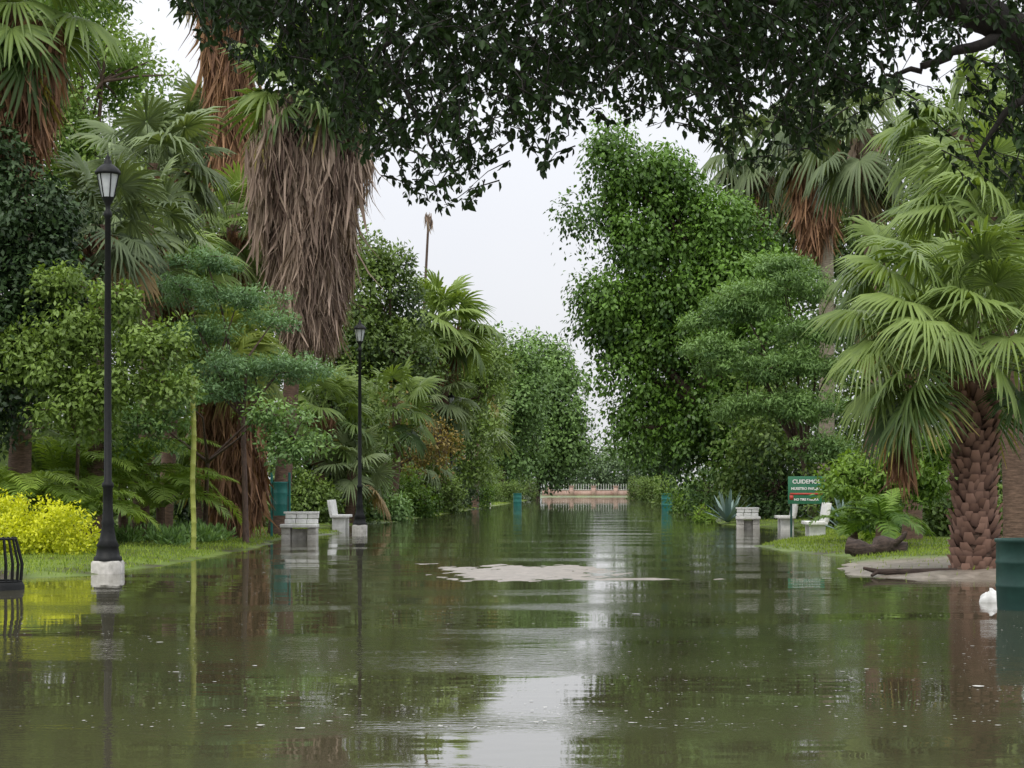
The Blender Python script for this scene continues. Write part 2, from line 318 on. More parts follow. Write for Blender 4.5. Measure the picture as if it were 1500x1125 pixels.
p=n.new('ShaderNodeBsdfPrincipled'); p.inputs['Base Color'].default_value=(.074,.068,.038,1); p.inputs['Roughness'].default_value=.015; p.inputs['IOR'].default_value=1.85
l.new(b2.outputs[0],p.inputs['Normal'])
o=n.new('ShaderNodeOutputMaterial'); l.new(p.outputs[0],o.inputs[0])
wb=MB(); wb.add([(-90,-60,0),(90,-60,0),(90,285,0),(-90,285,0)],[[0,1,2,3]]); wb.build('water',m)
db=MB(); k=5200; D=10.2+34*rng.random(k)**1.4; x=rng.uniform(-.29,.21,k)*D; r=np.clip(.0055*np.exp(rng.normal(size=k)*.45),.003,.016)
ok=(ground_d(x,D)<-.3)&(isl(x,D)<-.6)&((np.sin(x*1.7+D*.9)+np.sin(x*.8-D*.5+1)+rng.normal(size=k)*.8)>-.5); D,x,r=D[ok],x[ok],r[ok]
r[:26]*=rng.uniform(3,7,26)
th=np.linspace(0,2*np.pi,7,endpoint=False); jr=rng.uniform(.6,1.2,(len(x),7))
V=np.stack([x[:,None]+r[:,None]*jr*np.cos(th),D[:,None]+r[:,None]*jr*np.sin(th),np.full((len(x),7),.006)],-1)
db.add(V.reshape(-1,3),np.arange(len(x)*7).reshape(-1,7))
db.build('floating_debris',noisemat('foam_specks',(.34,.33,.29),(.75,.75,.71),scale=.7,rough=.5,bump=0))
# ------------------------------------------------------------ street lamps
def lamp(px,D,z0=.05):
    e=empty('street_lamp',((px-VX)/F*D,D,z0))
    b=MB(); lathe(b,[(.27,-.3),(.27,.10),(.25,.13)],n=4); ob=b.build('concrete_plinth',M['conc'],e); ob.rotation_euler[2]=math.pi/4
    b=MB(); lathe(b,[(.20,.13),(.20,.18),(.17,.2),(.15,.32),(.165,.34),(.12,.42),(.085,.62),(.095,.66),(.08,.72),(.07,.9),(.068,1.15),(.085,1.17),(.085,1.21),(.055,1.25),(.05,3.),(.042,4.95),(.06,4.97),(.06,5.02),(.035,5.06),(.035,5.13),(.075,5.2),(.09,5.24)],n=12); b.build('post',M['iron'],e)
    b=MB(); lathe(b,[(.085,5.24),(.15,5.56)],n=6); b.build('lantern_glass',M['glass'],e)
    b=MB(); lathe(b,[(.15,5.562),(.185,5.565),(.185,5.59),(.15,5.64),(.09,5.69),(.055,5.71),(.055,5.75),(.03,5.77),(.035,5.8),(.012,5.83),(.005,5.88)],n=12)
    for i in range(6):
        a=i*math.pi/3; tube(b,[(.087*math.cos(a),.087*math.sin(a),5.24),(.154*math.cos(a),.154*math.sin(a),5.565)],.009,4)
    b.build('lantern_cap_and_ribs',M['iron'],e)
lamp(158,28.8); lamp(527,57.); lamp(661,100.); lamp(715,138.)
# ------------------------------------------------------------ furniture
def bench(px,D,face,rz=0):
    x=(px-VX)/F*D; e=empty('park_bench',(x,D,-.03)); e.rotation_euler[2]=rz
    b=MB(); box(b,(0,0,.40),(.50,1.35,.08)); b.build('seat',M['white'],e,bevel=.012)
    b=MB(); box(b,(-.26*face,0,.65),(.09,1.35,.46),tilt=-.16*face); b.build('backrest',M['white'],e,bevel=.012)
    for y in(-.45,.45):
        b=MB(); box(b,(-.02*face,y,.165),(.38,.12,.39)); b.build('leg',M['white'],e,bevel=.01)
bench(500,61,1); bench(597,90,1); bench(1150,59,-1); bench(1193,49,-1)
def front_bench(px,D,w,h):
    x=(px-VX)/F*D; e=empty('stone_bench',(x,D,-.03)); b=MB()
    box(b,(0,-.22,.36),(w,.5,.08)); b.build('seat_slab',M['white'],e,bevel=.012)
    b=MB(); hh=(h-.40)/2
    for c in range(2):
        k=3
        for q in range(k): box(b,((q-1)*w*.93/k+(c%2)*.015,.07+.02*c,.40+hh*(c+.5)),(w*.93/k-.014,.12,hh-.012))
    b.build('backrest_blocks',M['white'],e,bevel=.012)
    b=MB(); box(b,(0,.09,h+.02),(w*.97,.17,.05)); b.build('backrest_cap',M['white'],e,bevel=.01)
    b=MB()
    for s in(-1,1):
        for c in range(2): box(b,(s*(w/2-.12),-.18,.0+.155*c+.085),(.2,.42,.15))
    box(b,(0,-.1,.14),(w-.46,.2,.3)); b.build('side_piers',M['conc'],e,bevel=.01)
front_bench(441,47.5,.84,.64); front_bench(1095,60,.7,.62)
def drum(name,px,D,r,h,mat,z=0,posts=False):
    x=(px-VX)/F*D; e=empty(name,(x,D,z)); b=MB(); z0=.55 if posts else 0
    P=[(r*.94,z0-(0 if posts else .1)),(r*.97,z0+.03)]
    for k in range(1,3):
        zz=z0+h*k/3; P+=[(r,zz-.02),(r*1.02,zz-.01),(r*1.02,zz+.01),(r,zz+.02)]
    P+=[(r,z0+h-.04),(r*1.05,z0+h-.03),(r*1.05,z0+h),(r*.96,z0+h),(r*.94,z0+h-.06),(r*.92,z0+.1)]
    lathe(b,P,n=28); b.build('drum',M[mat],e)
    if posts:
        b=MB()
        for s in(-1,1):
            tube(b,[(s*(r+.04),0,-.2),(s*(r+.04),0,z0+h+.22)],.03,8); box(b,(s*(r+.01),0,z0+h*.6),(.1,.04,.04))
        b.build('posts',M[mat],e)
drum('trash_bin',411,48.5,.17,.8,'teal',0,True); drum('trash_bin',977,108,.29,.9,'teal',.02); drum('trash_bin',1507,20.3,.32,.70,'dgreen',0)
drum('trash_bin',758,135,.28,.85,'teal',.02)
e=empty('slatted_trash_basket',(-7.12,24.2,0)); b=MB()
for k in range(20):
    a=k*2*math.pi/20; tube(b,[(.26*math.cos(a),.26*math.sin(a),.05),(.28*math.cos(a),.28*math.sin(a),.3),(.2*math.cos(a),.2*math.sin(a),.62)],.012,5)
for r_,z_ in((.265,.1),(.205,.6)):
    tube(b,[(r_*math.cos(t),r_*math.sin(t),z_) for t in np.linspace(0,2*math.pi,25)],.014,5)
lathe(b,[(.3,-.3),(.3,.05),(.28,.09)],n=20); b.build('slats_and_base',M['iron'],e)
# sign
D=55; x=(1181-VX)/F*D; e=empty('park_sign',(x,D,0)); zc=HC+(HY-718)/F*D
b=MB(); box(b,(0,0,zc),(.98,.04,.74)); b.build('board',M['signg'],e,bevel=.008)
b=MB(); box(b,(0,-.024,zc-.10),(.88,.006,.05)); box(b,(-.40,-.024,zc-.2),(.1,.006,.12)); b.build('red_band',M['signr'],e)
b=MB()
for s in(-.40,.40): tube(b,[(s,.05,-.2),(s,.05,zc+.36)],.03,8)
b.build('posts',M['dgreen'],e)
for txt,zz,sz in(('CUIDEMOS',.22,.15),('NUESTRO PARQUE',.05,.095),('NO TIRE BASURA',-.24,.085)):
    cu=bpy.data.curves.new('lettering','FONT'); cu.body=txt; cu.size=sz; cu.align_x='CENTER'; cu.extrude=.003; cu.offset=.003
    o=bpy.data.objects.new('lettering',cu); link(o); o.parent=e; o.location=(0,-.027,zc+zz-.04); o.rotation_euler=(math.pi/2,0,0); cu.materials.append(M['white'])
# logs
e=empty('driftwood_log',((1284-VX)/F*35.5,35.5,.03)); b=MB(); L_=1.05
t=np.linspace(-.5,.5,14); tube(b,np.stack([t*L_,.1*np.sin(t*5),.13+.04*np.sin(t*9)],-1),.14+.03*np.sin(t*17)+.02*rng.normal(size=14),12)
tube(b,[(.3,0,.2),(.45,-.1,.33),(.5,-.1,.42)],[.06,.05,.03],7); tube(b,[(-.3,0,.2),(-.5,-.05,.3)],[.06,.03],7); b.build('wood',M['log'],e,smooth=True)
e=empty('fallen_branch',(3.75,27.7,.0)); b=MB(); tube(b,[(-.2,0,.12),(0,0,.07),(.5,.1,.06),(1.1,.25,.07)],[.02,.04,.05,.04],7); tube(b,[(0,0,.07),(-.1,-.1,.02)],[.03,.02],6); b.build('wood',M['log'],e,smooth=True)
b=MB(); nn_=16; U,Vv=np.meshgrid(np.linspace(0,2*np.pi,nn_,endpoint=False),np.linspace(.0,np.pi*.5,8)); rr=1+.14*np.sin(3*U+2*Vv)+.1*np.sin(5*U-Vv*4)
P=np.stack([.12*rr*np.sin(Vv+.02)*np.cos(U),.11*rr*np.sin(Vv+.02)*np.sin(U),.115*rr*np.cos(Vv)-.01+.02*np.cos(U)],-1)[::-1]
i=np.arange(7)[:,None]*nn_; j=np.arange(nn_)[None,:]; j2=(j+1)%nn_
b.add(P.reshape(-1,3),np.stack([i+j,i+j2,i+nn_+j2,i+nn_+j],-1).reshape(-1,4)); o=b.build('plastic_bag',M['white'],smooth=True); o.location=((1449-VX)/F*21.6,21.6,0)
# far wall
e=empty('brick_wall',(-1.2,287,0)); b=MB(); box(b,(0,0,.45),(14,.4,.9)); b.build('wall',M['brick'],e)
b=MB(); box(b,(0,0,.95),(14.2,.5,.1)); b.build('coping',M['conc'],e)
for k in range(5):
    b=MB(); box(b,(-6+k*3.1,-.1,.7),(.6,.7,1.4)); box(b,(-6+k*3.1,-.1,1.46),(.8,.9,.12)); b.build('pillar',M['brick'],e)
b=MB()
for k in range(40): tube(b,[(-6.8+k*.35,.1,.98),(-6.8+k*.35,.1,1.8)],.03,4)
b.build('railing',M['white'],e)
# ------------------------------------------------------------ LEFT vegetation
def gx(px,D): return (px-VX)/F*D
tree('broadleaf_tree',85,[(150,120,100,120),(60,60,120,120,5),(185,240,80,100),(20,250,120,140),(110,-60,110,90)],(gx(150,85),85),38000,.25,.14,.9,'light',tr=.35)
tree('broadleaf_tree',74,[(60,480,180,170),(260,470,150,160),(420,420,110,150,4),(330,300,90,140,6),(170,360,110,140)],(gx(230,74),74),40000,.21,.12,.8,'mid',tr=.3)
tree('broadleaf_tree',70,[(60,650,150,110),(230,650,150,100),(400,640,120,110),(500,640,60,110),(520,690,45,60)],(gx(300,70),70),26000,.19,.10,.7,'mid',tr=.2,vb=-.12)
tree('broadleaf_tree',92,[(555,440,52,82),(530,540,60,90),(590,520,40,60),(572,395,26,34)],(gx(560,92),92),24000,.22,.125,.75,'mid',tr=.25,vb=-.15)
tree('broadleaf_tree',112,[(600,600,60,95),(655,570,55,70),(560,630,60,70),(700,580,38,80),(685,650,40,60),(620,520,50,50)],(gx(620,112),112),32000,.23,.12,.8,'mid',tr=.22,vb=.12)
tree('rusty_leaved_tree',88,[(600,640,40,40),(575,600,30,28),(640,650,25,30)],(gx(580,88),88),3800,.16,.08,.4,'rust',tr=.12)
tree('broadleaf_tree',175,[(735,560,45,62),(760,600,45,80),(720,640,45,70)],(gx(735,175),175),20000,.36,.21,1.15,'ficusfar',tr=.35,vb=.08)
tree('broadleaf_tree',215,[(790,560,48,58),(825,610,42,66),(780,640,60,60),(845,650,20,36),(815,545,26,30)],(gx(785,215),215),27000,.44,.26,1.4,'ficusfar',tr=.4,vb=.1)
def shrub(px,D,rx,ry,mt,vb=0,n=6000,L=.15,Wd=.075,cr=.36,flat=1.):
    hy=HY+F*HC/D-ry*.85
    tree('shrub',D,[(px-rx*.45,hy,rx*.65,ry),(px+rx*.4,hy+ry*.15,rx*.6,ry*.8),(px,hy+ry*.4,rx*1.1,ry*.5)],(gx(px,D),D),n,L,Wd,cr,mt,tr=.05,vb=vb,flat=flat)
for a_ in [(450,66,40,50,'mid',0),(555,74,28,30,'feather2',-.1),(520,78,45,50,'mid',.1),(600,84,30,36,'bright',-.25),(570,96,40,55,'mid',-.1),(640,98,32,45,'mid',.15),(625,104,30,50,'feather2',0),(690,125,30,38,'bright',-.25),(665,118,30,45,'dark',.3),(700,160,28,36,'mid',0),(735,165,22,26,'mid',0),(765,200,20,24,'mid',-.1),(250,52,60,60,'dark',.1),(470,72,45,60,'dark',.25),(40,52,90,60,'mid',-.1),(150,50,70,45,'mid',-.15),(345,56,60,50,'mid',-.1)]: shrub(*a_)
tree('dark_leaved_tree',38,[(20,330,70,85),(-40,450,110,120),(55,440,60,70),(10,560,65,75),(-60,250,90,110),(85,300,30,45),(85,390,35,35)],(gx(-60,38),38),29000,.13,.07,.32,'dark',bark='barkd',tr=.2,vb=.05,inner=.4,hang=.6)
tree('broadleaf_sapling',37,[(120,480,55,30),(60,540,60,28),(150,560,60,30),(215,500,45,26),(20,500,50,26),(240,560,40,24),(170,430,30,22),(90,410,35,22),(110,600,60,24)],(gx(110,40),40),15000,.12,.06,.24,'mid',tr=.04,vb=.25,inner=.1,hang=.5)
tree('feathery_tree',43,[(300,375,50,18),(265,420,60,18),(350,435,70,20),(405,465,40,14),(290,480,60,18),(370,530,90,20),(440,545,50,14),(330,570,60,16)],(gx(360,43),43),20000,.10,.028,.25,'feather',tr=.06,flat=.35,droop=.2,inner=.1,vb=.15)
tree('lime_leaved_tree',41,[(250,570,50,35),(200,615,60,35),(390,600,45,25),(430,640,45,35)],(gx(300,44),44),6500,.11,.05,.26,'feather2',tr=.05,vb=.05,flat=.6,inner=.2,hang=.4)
# yellow hedge
b=MB()
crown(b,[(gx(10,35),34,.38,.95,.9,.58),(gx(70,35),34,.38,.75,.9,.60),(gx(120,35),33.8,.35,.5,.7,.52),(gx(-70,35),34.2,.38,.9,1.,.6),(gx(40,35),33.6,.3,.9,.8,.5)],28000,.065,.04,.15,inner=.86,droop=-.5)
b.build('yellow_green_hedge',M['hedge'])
b=MB()
for px,py in [(185,795),(205,785),(230,792),(250,797),(270,790),(295,792),(315,790),(190,778),(220,772),(260,775),(300,778)]:
    D=F*HC/(py+10-HY); c=np.array([gx(px,D),D,.1]); k=300; az=rng.random(k)*6.28; el=rng.uniform(.4,1.5,k); Dr=np.stack([np.cos(el)*np.cos(az),np.cos(el)*np.sin(az),np.sin(el)],-1)
    leaves(b,c+Dr*rng.uniform(0,.3,k)[:,None]+rng.normal(size=(k,3))*[.14,.12,0],Dr,rand_u(k),.15,.04,rng.random(k)*.6+.2)
b.build('low_fern_plants',M['feather2'])
for px,D,h,nf,L in [(90,41,1.1,24,2.5),(180,44,1.3,24,2.6),(235,43,.8,15,2.1),(20,39,.8,16,2.2),(120,39,.5,14,1.6)]:
    feather_palm('feather_palm',(gx(px,D),D),h,nf,L,val=.6,nl=44,ll=.5)
e=empty('bamboo_stem',(gx(283,38),38,0)); b=MB(); P=[];R=[]
for k in range(13):
    z=k*.27; P+=[(0.012*math.sin(k),0,z),(0.012*math.sin(k),0,z+.02),(0.012*math.sin(k),0,z+.04)]; R+=[.048,.058,.048]
tube(b,P,R,10); b.build('stem',M['bamboo'],e,smooth=True)
# big washingtonia with skirt
D=50.5; top=W(452,120,D)
prof=lambda u: np.interp(u,[0,.1,.25,.55,.8,1],[.8,1.15,1.32,1.12,.8,.5])
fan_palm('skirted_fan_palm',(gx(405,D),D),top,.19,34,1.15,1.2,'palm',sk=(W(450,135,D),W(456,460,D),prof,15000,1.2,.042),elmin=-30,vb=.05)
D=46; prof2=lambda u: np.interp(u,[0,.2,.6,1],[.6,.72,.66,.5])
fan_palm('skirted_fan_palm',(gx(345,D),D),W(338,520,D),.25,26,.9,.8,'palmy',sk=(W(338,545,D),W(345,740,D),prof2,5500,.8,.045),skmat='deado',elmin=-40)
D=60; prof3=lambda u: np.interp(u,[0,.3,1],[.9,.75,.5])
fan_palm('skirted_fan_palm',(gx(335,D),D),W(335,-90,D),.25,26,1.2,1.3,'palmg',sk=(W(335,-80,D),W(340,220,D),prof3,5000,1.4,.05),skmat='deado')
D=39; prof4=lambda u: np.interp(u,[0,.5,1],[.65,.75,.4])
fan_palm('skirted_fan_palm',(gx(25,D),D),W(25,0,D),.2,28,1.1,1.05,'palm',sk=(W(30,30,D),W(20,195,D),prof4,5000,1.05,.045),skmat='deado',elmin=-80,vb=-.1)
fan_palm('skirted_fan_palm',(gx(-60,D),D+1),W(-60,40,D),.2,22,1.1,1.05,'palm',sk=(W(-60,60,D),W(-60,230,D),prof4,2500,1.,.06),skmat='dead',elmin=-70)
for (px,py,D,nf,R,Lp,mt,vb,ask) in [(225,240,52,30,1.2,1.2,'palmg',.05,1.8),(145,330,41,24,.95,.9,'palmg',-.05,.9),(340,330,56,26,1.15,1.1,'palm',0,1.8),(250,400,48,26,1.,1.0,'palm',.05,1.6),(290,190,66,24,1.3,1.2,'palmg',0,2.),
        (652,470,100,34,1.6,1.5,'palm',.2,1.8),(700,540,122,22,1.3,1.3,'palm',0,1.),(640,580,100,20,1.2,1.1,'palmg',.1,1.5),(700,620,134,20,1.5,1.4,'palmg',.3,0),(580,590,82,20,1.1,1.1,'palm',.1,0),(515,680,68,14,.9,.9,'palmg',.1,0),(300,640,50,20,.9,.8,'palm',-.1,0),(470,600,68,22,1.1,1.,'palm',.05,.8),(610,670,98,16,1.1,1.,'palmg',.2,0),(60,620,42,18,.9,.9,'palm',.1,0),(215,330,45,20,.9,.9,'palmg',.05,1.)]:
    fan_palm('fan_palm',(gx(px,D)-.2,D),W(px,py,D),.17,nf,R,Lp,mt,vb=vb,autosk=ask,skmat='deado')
e=empty('bare_palm_stem',(gx(614,110),110,0)); b=MB(); tp=W(628,318,110)-np.array([gx(614,110),110,0]); tube(b,[(0,0,-.2),tp*.5+[-.15,0,0],tp],[.12,.09,.06],8); b.build('stem',M['bark'],e)
b=MB(); skirt(b,tp+[0,0,.3],tp-[0,0,.2],lambda u:.18,60,.7,.06); b.build('dead_fronds',M['dead'],e)
# ------------------------------------------------------------ RIGHT vegetation
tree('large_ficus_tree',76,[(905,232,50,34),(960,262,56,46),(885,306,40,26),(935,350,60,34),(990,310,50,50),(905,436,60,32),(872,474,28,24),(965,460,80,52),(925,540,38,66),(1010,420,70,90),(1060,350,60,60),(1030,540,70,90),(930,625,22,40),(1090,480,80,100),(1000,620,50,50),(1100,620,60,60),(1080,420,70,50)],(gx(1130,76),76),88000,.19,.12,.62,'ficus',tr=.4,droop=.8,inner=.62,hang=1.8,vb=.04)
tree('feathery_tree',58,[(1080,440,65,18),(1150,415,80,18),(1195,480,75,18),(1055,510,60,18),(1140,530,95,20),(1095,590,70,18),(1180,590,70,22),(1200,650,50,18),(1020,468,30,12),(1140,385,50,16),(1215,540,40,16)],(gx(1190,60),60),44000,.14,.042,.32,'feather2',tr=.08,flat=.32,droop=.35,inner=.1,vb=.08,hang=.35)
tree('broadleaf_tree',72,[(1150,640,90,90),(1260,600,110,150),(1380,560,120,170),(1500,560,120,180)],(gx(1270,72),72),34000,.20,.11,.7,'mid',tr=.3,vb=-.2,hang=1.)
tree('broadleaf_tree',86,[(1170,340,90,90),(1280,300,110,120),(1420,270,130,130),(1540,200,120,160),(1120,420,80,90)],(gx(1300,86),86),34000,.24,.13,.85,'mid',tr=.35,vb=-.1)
for a_ in [(1020,100,30,30,'bright',-.2),(1055,84,38,45,'feather2',-.15),(1110,76,45,50,'mid',.1),(1165,72,55,60,'dark',.2),(1240,58,50,60,'mid',0),(1330,50,60,60,'dark',.2),(1420,45,60,60,'mid',0),(985,130,20,22,'mid',.1),(955,180,16,24,'mid',0),(935,230,14,20,'mid',0),(1480,50,70,70,'mid',-.2),(1300,62,70,70,'mid',-.2)]: shrub(*a_)
shrub(1032,72,12,10,'bright',.1,1500,.1,.05,.15)
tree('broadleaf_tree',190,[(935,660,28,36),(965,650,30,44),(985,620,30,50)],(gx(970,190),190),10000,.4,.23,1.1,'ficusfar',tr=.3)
tree('bright_leaved_shrub',40,[(1240,700,35,25),(1300,690,45,30),(1350,700,40,35),(1270,735,40,22),(1370,655,35,25)],(gx(1300,40),40),6500,.14,.055,.24,'bright',tr=.04,vb=-.05,flat=.5,inner=.2)
prof5=lambda u: np.interp(u,[0,.4,1],[.7,.65,.35])
D=64
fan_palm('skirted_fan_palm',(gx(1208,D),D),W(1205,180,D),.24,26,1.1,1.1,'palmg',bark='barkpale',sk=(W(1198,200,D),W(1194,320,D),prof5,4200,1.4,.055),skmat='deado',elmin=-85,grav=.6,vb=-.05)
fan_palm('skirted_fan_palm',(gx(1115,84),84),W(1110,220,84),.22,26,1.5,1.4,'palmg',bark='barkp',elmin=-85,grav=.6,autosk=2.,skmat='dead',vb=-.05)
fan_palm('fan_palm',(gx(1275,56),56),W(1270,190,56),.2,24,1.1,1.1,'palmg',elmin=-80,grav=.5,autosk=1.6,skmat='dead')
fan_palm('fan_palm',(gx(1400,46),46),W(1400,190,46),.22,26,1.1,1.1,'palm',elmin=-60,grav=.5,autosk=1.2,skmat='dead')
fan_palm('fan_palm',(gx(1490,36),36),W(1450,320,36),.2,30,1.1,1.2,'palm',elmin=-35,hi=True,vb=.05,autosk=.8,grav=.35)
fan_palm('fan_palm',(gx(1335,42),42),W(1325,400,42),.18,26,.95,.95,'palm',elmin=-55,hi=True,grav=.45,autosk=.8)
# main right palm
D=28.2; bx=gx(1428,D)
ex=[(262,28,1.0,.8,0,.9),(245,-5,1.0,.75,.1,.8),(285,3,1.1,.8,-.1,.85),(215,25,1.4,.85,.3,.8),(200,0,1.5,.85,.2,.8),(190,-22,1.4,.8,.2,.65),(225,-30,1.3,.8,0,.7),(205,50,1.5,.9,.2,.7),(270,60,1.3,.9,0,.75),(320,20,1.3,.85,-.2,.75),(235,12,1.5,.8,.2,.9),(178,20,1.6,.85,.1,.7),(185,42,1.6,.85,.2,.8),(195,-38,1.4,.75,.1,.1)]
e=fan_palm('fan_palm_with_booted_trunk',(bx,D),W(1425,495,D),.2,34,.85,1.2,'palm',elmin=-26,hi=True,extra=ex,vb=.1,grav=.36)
b=MB(); z=.0; row=0; zt=float(W(0,540,D)[2])
while z<zt:
    u=z/zt; r=np.interp(u,[0,.08,.2,.5,1],[.33,.32,.29,.27,.24]); k=11
    for q in range(k):
        if rng.random()<.06: continue
        th=(q+.5*(row%2))*2*math.pi/k+rng.normal()*.09; ra=np.array([math.cos(th),math.sin(th),0]); ta=np.array([-math.sin(th),math.cos(th),0]); c=ra*r*.86+np.array([0,0,z+rng.normal()*.012])
        w_=r*.34; h=.15*rng.uniform(.7,1.3); o_=rng.uniform(.03,.12); v=rng.random()
        up=np.array([0,0,1.]); sl_=ta*rng.normal()*.02
        V=[c-ta*w_,c+ta*w_,c+ta*w_*.5+up*h+ra*o_+sl_,c-ta*w_*.5+up*h+ra*o_+sl_,c+ra*.05-up*.02,c+up*(h*1.0)+ra*(o_+.035)+sl_]
        b.add(V,[[0,4,5,3],[4,1,2,5]],[v*.4,v*.4,.4+v*.6,.4+v*.6,v*.3,.6+v*.4])
    z+=.085; row+=1
b.build('leaf_boots',M['boot'],e)
b=MB(); lathe(b,[(.34,-.3),(.36,.05),(.32,.15),(.28,.3),(.24,.5),(.21,zt)],n=16); b.build('trunk_core',M['barkp'],e,smooth=True)
b=MB(); o_=np.array([bx,D,0]); skirt(b,W(1322,595,D)-o_,W(1320,650,D)-o_,lambda u:.09,360,.75,.04,spread=.05); skirt(b,W(1420,525,D)-o_,W(1420,560,D)-o_,lambda u:.25,260,.35,.035); tube(b,[W(1425,520,D)-o_,W(1340,540,D)-o_,W(1320,600,D)-o_],.015,5)
b.build('dead_hanging_frond',M['deado'],e)
for px,py,D in [(1066,768,68),(1240,770,50)]:
    e=empty('agave_plant',(gx(px,D),D,.08)); b=MB()
    for k in range(26):
        az=k*2.4; el=math.radians(20+60*(k/26)); d=np.array([math.cos(el)*math.cos(az),math.cos(el)*math.sin(az),math.sin(el)]); s=np.array([-math.sin(az),math.cos(az),0]); L_=1.1*rng.uniform(.85,1.1)
        V=[]
        for t,w_ in((0,.06),(.4,.075),(.75,.045),(1,.004)): c=d*L_*t+np.array([0,0,-.1*t*t*math.cos(el)]); V+=[c-s*w_,c+np.array([0,0,-.02]),c+s*w_]
        b.add(V,[[i,i+1,i+4,i+3] for i in(0,1,3,4,6,7)],rng.random())
    b.build('rosette_leaves',M['agave'],e)
for px,D,h,L in [(1290,38,.5,1.2),(1250,42,.3,1.0)]:
    feather_palm('feather_palm',(gx(px,D),D),h,12,L,mat='bright',val=.3,ll=.3)
# far tree line
b=MB(); bl=[];bl2=[]
for k in range(80):
    x=-150+k*3.6; hgt=rng.uniform(5.5,9)*(1.6 if abs(x)>18 else 1)
    bl.append((x,318+rng.uniform(-6,10),hgt*.45,3.6,3.5,hgt*.6))
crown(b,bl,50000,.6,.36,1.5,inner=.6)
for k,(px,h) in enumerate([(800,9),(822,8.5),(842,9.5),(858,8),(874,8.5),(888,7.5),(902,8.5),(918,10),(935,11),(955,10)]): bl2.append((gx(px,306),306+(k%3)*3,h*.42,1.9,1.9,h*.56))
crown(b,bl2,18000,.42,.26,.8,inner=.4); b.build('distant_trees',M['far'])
# ------------------------------------------------------------ grass
b=MB(); k=60000; D=26+rng.random(k)*34; x=np.where(rng.random(k)<.5,-6.5-rng.random(k)*4.5,3.+rng.random(k)*4); D2=60+rng.random(20000)*140; x2=np.where(rng.random(20000)<.5,-6.8-rng.random(20000)*3,4+rng.random(20000)*3)
D=np.concatenate([D,D2]);x=np.concatenate([x,x2]); d=ground_d(x,D); mud=(x>2)&(D<33.5)
ok=(d>.12)&(~mud|(rng.random(len(x))<.04)); D,x=D[ok],x[ok]; z=ground_z(x,D)
C=np.stack([x,D,z-.01],-1); Dr=rand_u(len(x))*.45+np.array([0,0,1]); leaves(b,C,Dr,rand_u(len(x)),rng.uniform(.03,.09,len(x)),.014*np.maximum(1,D/45),rng.random(len(x)))
b.build('grass',M['grass'])
# ------------------------------------------------------------ foreground overhanging canopy
bxs=[230,300,340,400,450,500,560,620,690,705,740,765,800,815,850,900,950,1000,1050,1090,1130,1180,1230,1280,1330,1380,1430,1500,1650,1800]
bys=[-10,50,90,130,180,195,265,300,325,215,195,250,255,205,180,185,180,190,235,245,230,240,210,195,150,170,280,285,320,350]
tx=5.2; e=empty('overhanging_ficus_tree',(tx,14.5,0)); off=np.array([tx,14.5,0]); lb=MB(); tb=MB()
nt_=7600; Cs=[];Ds=[];Vs=[]
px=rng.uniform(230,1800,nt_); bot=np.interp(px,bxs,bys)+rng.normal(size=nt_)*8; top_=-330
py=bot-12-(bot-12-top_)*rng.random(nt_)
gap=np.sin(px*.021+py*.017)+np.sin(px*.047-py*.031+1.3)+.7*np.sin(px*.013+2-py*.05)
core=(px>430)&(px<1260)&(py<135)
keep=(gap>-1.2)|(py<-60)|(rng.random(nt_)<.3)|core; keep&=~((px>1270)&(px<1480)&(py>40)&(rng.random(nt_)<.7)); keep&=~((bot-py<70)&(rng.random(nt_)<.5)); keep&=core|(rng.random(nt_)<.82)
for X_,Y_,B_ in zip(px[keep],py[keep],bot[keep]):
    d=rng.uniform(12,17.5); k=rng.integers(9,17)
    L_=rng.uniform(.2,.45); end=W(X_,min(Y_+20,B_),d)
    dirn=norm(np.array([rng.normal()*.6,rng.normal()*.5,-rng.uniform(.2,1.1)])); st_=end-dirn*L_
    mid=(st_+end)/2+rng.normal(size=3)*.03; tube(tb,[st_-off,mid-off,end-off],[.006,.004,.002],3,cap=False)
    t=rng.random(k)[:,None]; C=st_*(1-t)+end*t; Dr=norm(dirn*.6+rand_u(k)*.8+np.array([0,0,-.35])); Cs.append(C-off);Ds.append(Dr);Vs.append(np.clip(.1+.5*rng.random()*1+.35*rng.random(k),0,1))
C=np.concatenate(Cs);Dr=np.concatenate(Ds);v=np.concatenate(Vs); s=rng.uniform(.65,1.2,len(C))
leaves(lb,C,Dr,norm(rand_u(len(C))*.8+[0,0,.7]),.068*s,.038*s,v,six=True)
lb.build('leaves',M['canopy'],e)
def limb(pts,r0,r1,n=8):
    P=np.array([W(a,b_,c) for a,b_,c in pts])-off; t=np.linspace(0,1,len(P)*4); ti=np.linspace(0,1,len(P))
    Q=np.stack([np.interp(t,ti,P[:,q]) for q in range(3)],-1)+rng.normal(size=(len(t),3))*.015; tube(tb,Q,np.linspace(r0,r1,len(t)),n)
tube(tb,[(0,0,-.4),(0,0,.2),(.05,0,1.5),(0,0,2.8)],[.5,.38,.32,.3],14)
limb([(1990,350,14.5),(1750,150,14.5),(1500,50,14.5),(1380,-5,14.3),(1250,-60,14),(1050,-90,14),(800,-80,14)],.2,.05)
limb([(1500,50,14.5),(1420,65,14.2),(1360,100,14.2),(1300,108,14.2)],.05,.012)
limb([(1380,-5,14.3),(1200,10,15),(1050,-5,15),(900,-10,15),(760,40,14.5)],.045,.01)
limb([(1250,-60,14),(900,-40,15),(650,-10,15),(560,70,15),(600,150,15),(640,230,15)],.05,.008)
limb([(900,-40,14),(700,-80,15),(450,-40,15),(330,30,15)],.05,.01)
limb([(1990,350,14.5),(1800,100,14.2),(1600,110,14.2),(1480,150,14),(1430,230,14)],.08,.01)
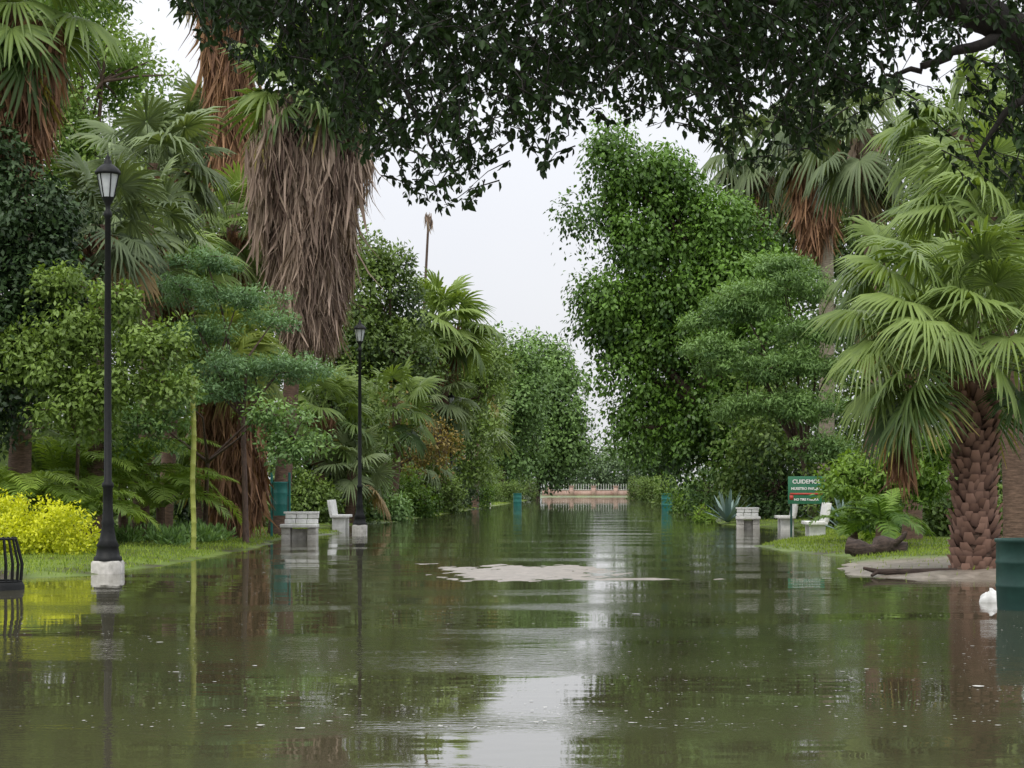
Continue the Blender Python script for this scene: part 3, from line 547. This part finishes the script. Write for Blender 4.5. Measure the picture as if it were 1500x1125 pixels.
limb([(1050,12,14),(1080,90,14),(1090,180,14)],.02,.006); limb([(760,60,13.5),(770,130,13.5),(775,200,13.5)],.015,.005)
tb.build('trunk_limbs_twigs',M['barkd'],e,smooth=True)
# ------------------------------------------------------------ world, sun, camera
w=bpy.data.worlds.new("World"); scene.world=w; w.use_nodes=True; n=w.node_tree.nodes; l=w.node_tree.links; n.clear()
sk=n.new('ShaderNodeTexSky'); sk.sky_type='NISHITA'; sk.sun_disc=False; sk.sun_elevation=math.radians(55); sk.sun_rotation=math.radians(200); sk.dust_density=4
tc=n.new('ShaderNodeTexCoord'); sx=n.new('ShaderNodeSeparateXYZ'); l.new(tc.outputs['Generated'],sx.inputs[0])
mr=n.new('ShaderNodeMapRange'); mr.inputs[1].default_value=0; mr.inputs[2].default_value=1; mr.inputs[3].default_value=6.8; mr.inputs[4].default_value=16.5; l.new(sx.outputs[2],mr.inputs[0])
nz_=n.new('ShaderNodeTexNoise'); nz_.inputs['Scale'].default_value=3; nz_.inputs['Detail'].default_value=5; l.new(tc.outputs['Generated'],nz_.inputs['Vector'])
r=ramp(n,[(.3,(.90,.915,.975)),(.7,(1.0,1.005,1.03))]); l.new(nz_.outputs[0],r.inputs[0])
vm=n.new('ShaderNodeVectorMath'); vm.operation='SCALE'; l.new(r.outputs[0],vm.inputs[0]); l.new(mr.outputs[0],vm.inputs['Scale'])
mx=n.new('ShaderNodeMix'); mx.data_type='RGBA'; mx.inputs[0].default_value=.88; l.new(sk.outputs[0],mx.inputs[6]); l.new(vm.outputs[0],mx.inputs[7])
bg=n.new('ShaderNodeBackground'); bg.inputs[1].default_value=.13; l.new(mx.outputs[2],bg.inputs[0]); o=n.new('ShaderNodeOutputWorld'); l.new(bg.outputs[0],o.inputs[0])
sl=bpy.data.lights.new('sun','SUN'); sl.energy=1.4; sl.angle=math.radians(18); sl.color=(1,.95,.86); so=bpy.data.objects.new('sun',sl); link(so); so.rotation_euler=(math.radians(35),0,math.radians(-20))
cam=bpy.data.cameras.new('camera'); co=bpy.data.objects.new('camera',cam); link(co); co.location=(0,0,HC); co.rotation_euler=(math.pi/2,0,0)
cam.lens=72; cam.sensor_width=36; cam.shift_x=(750-VX)/1500; cam.shift_y=(HY-562.5)/1500; cam.clip_end=6000; cam.clip_start=.1
scene.camera=co
scene.view_settings.view_transform='Standard'; scene.view_settings.look='None'; scene.view_settings.exposure=0
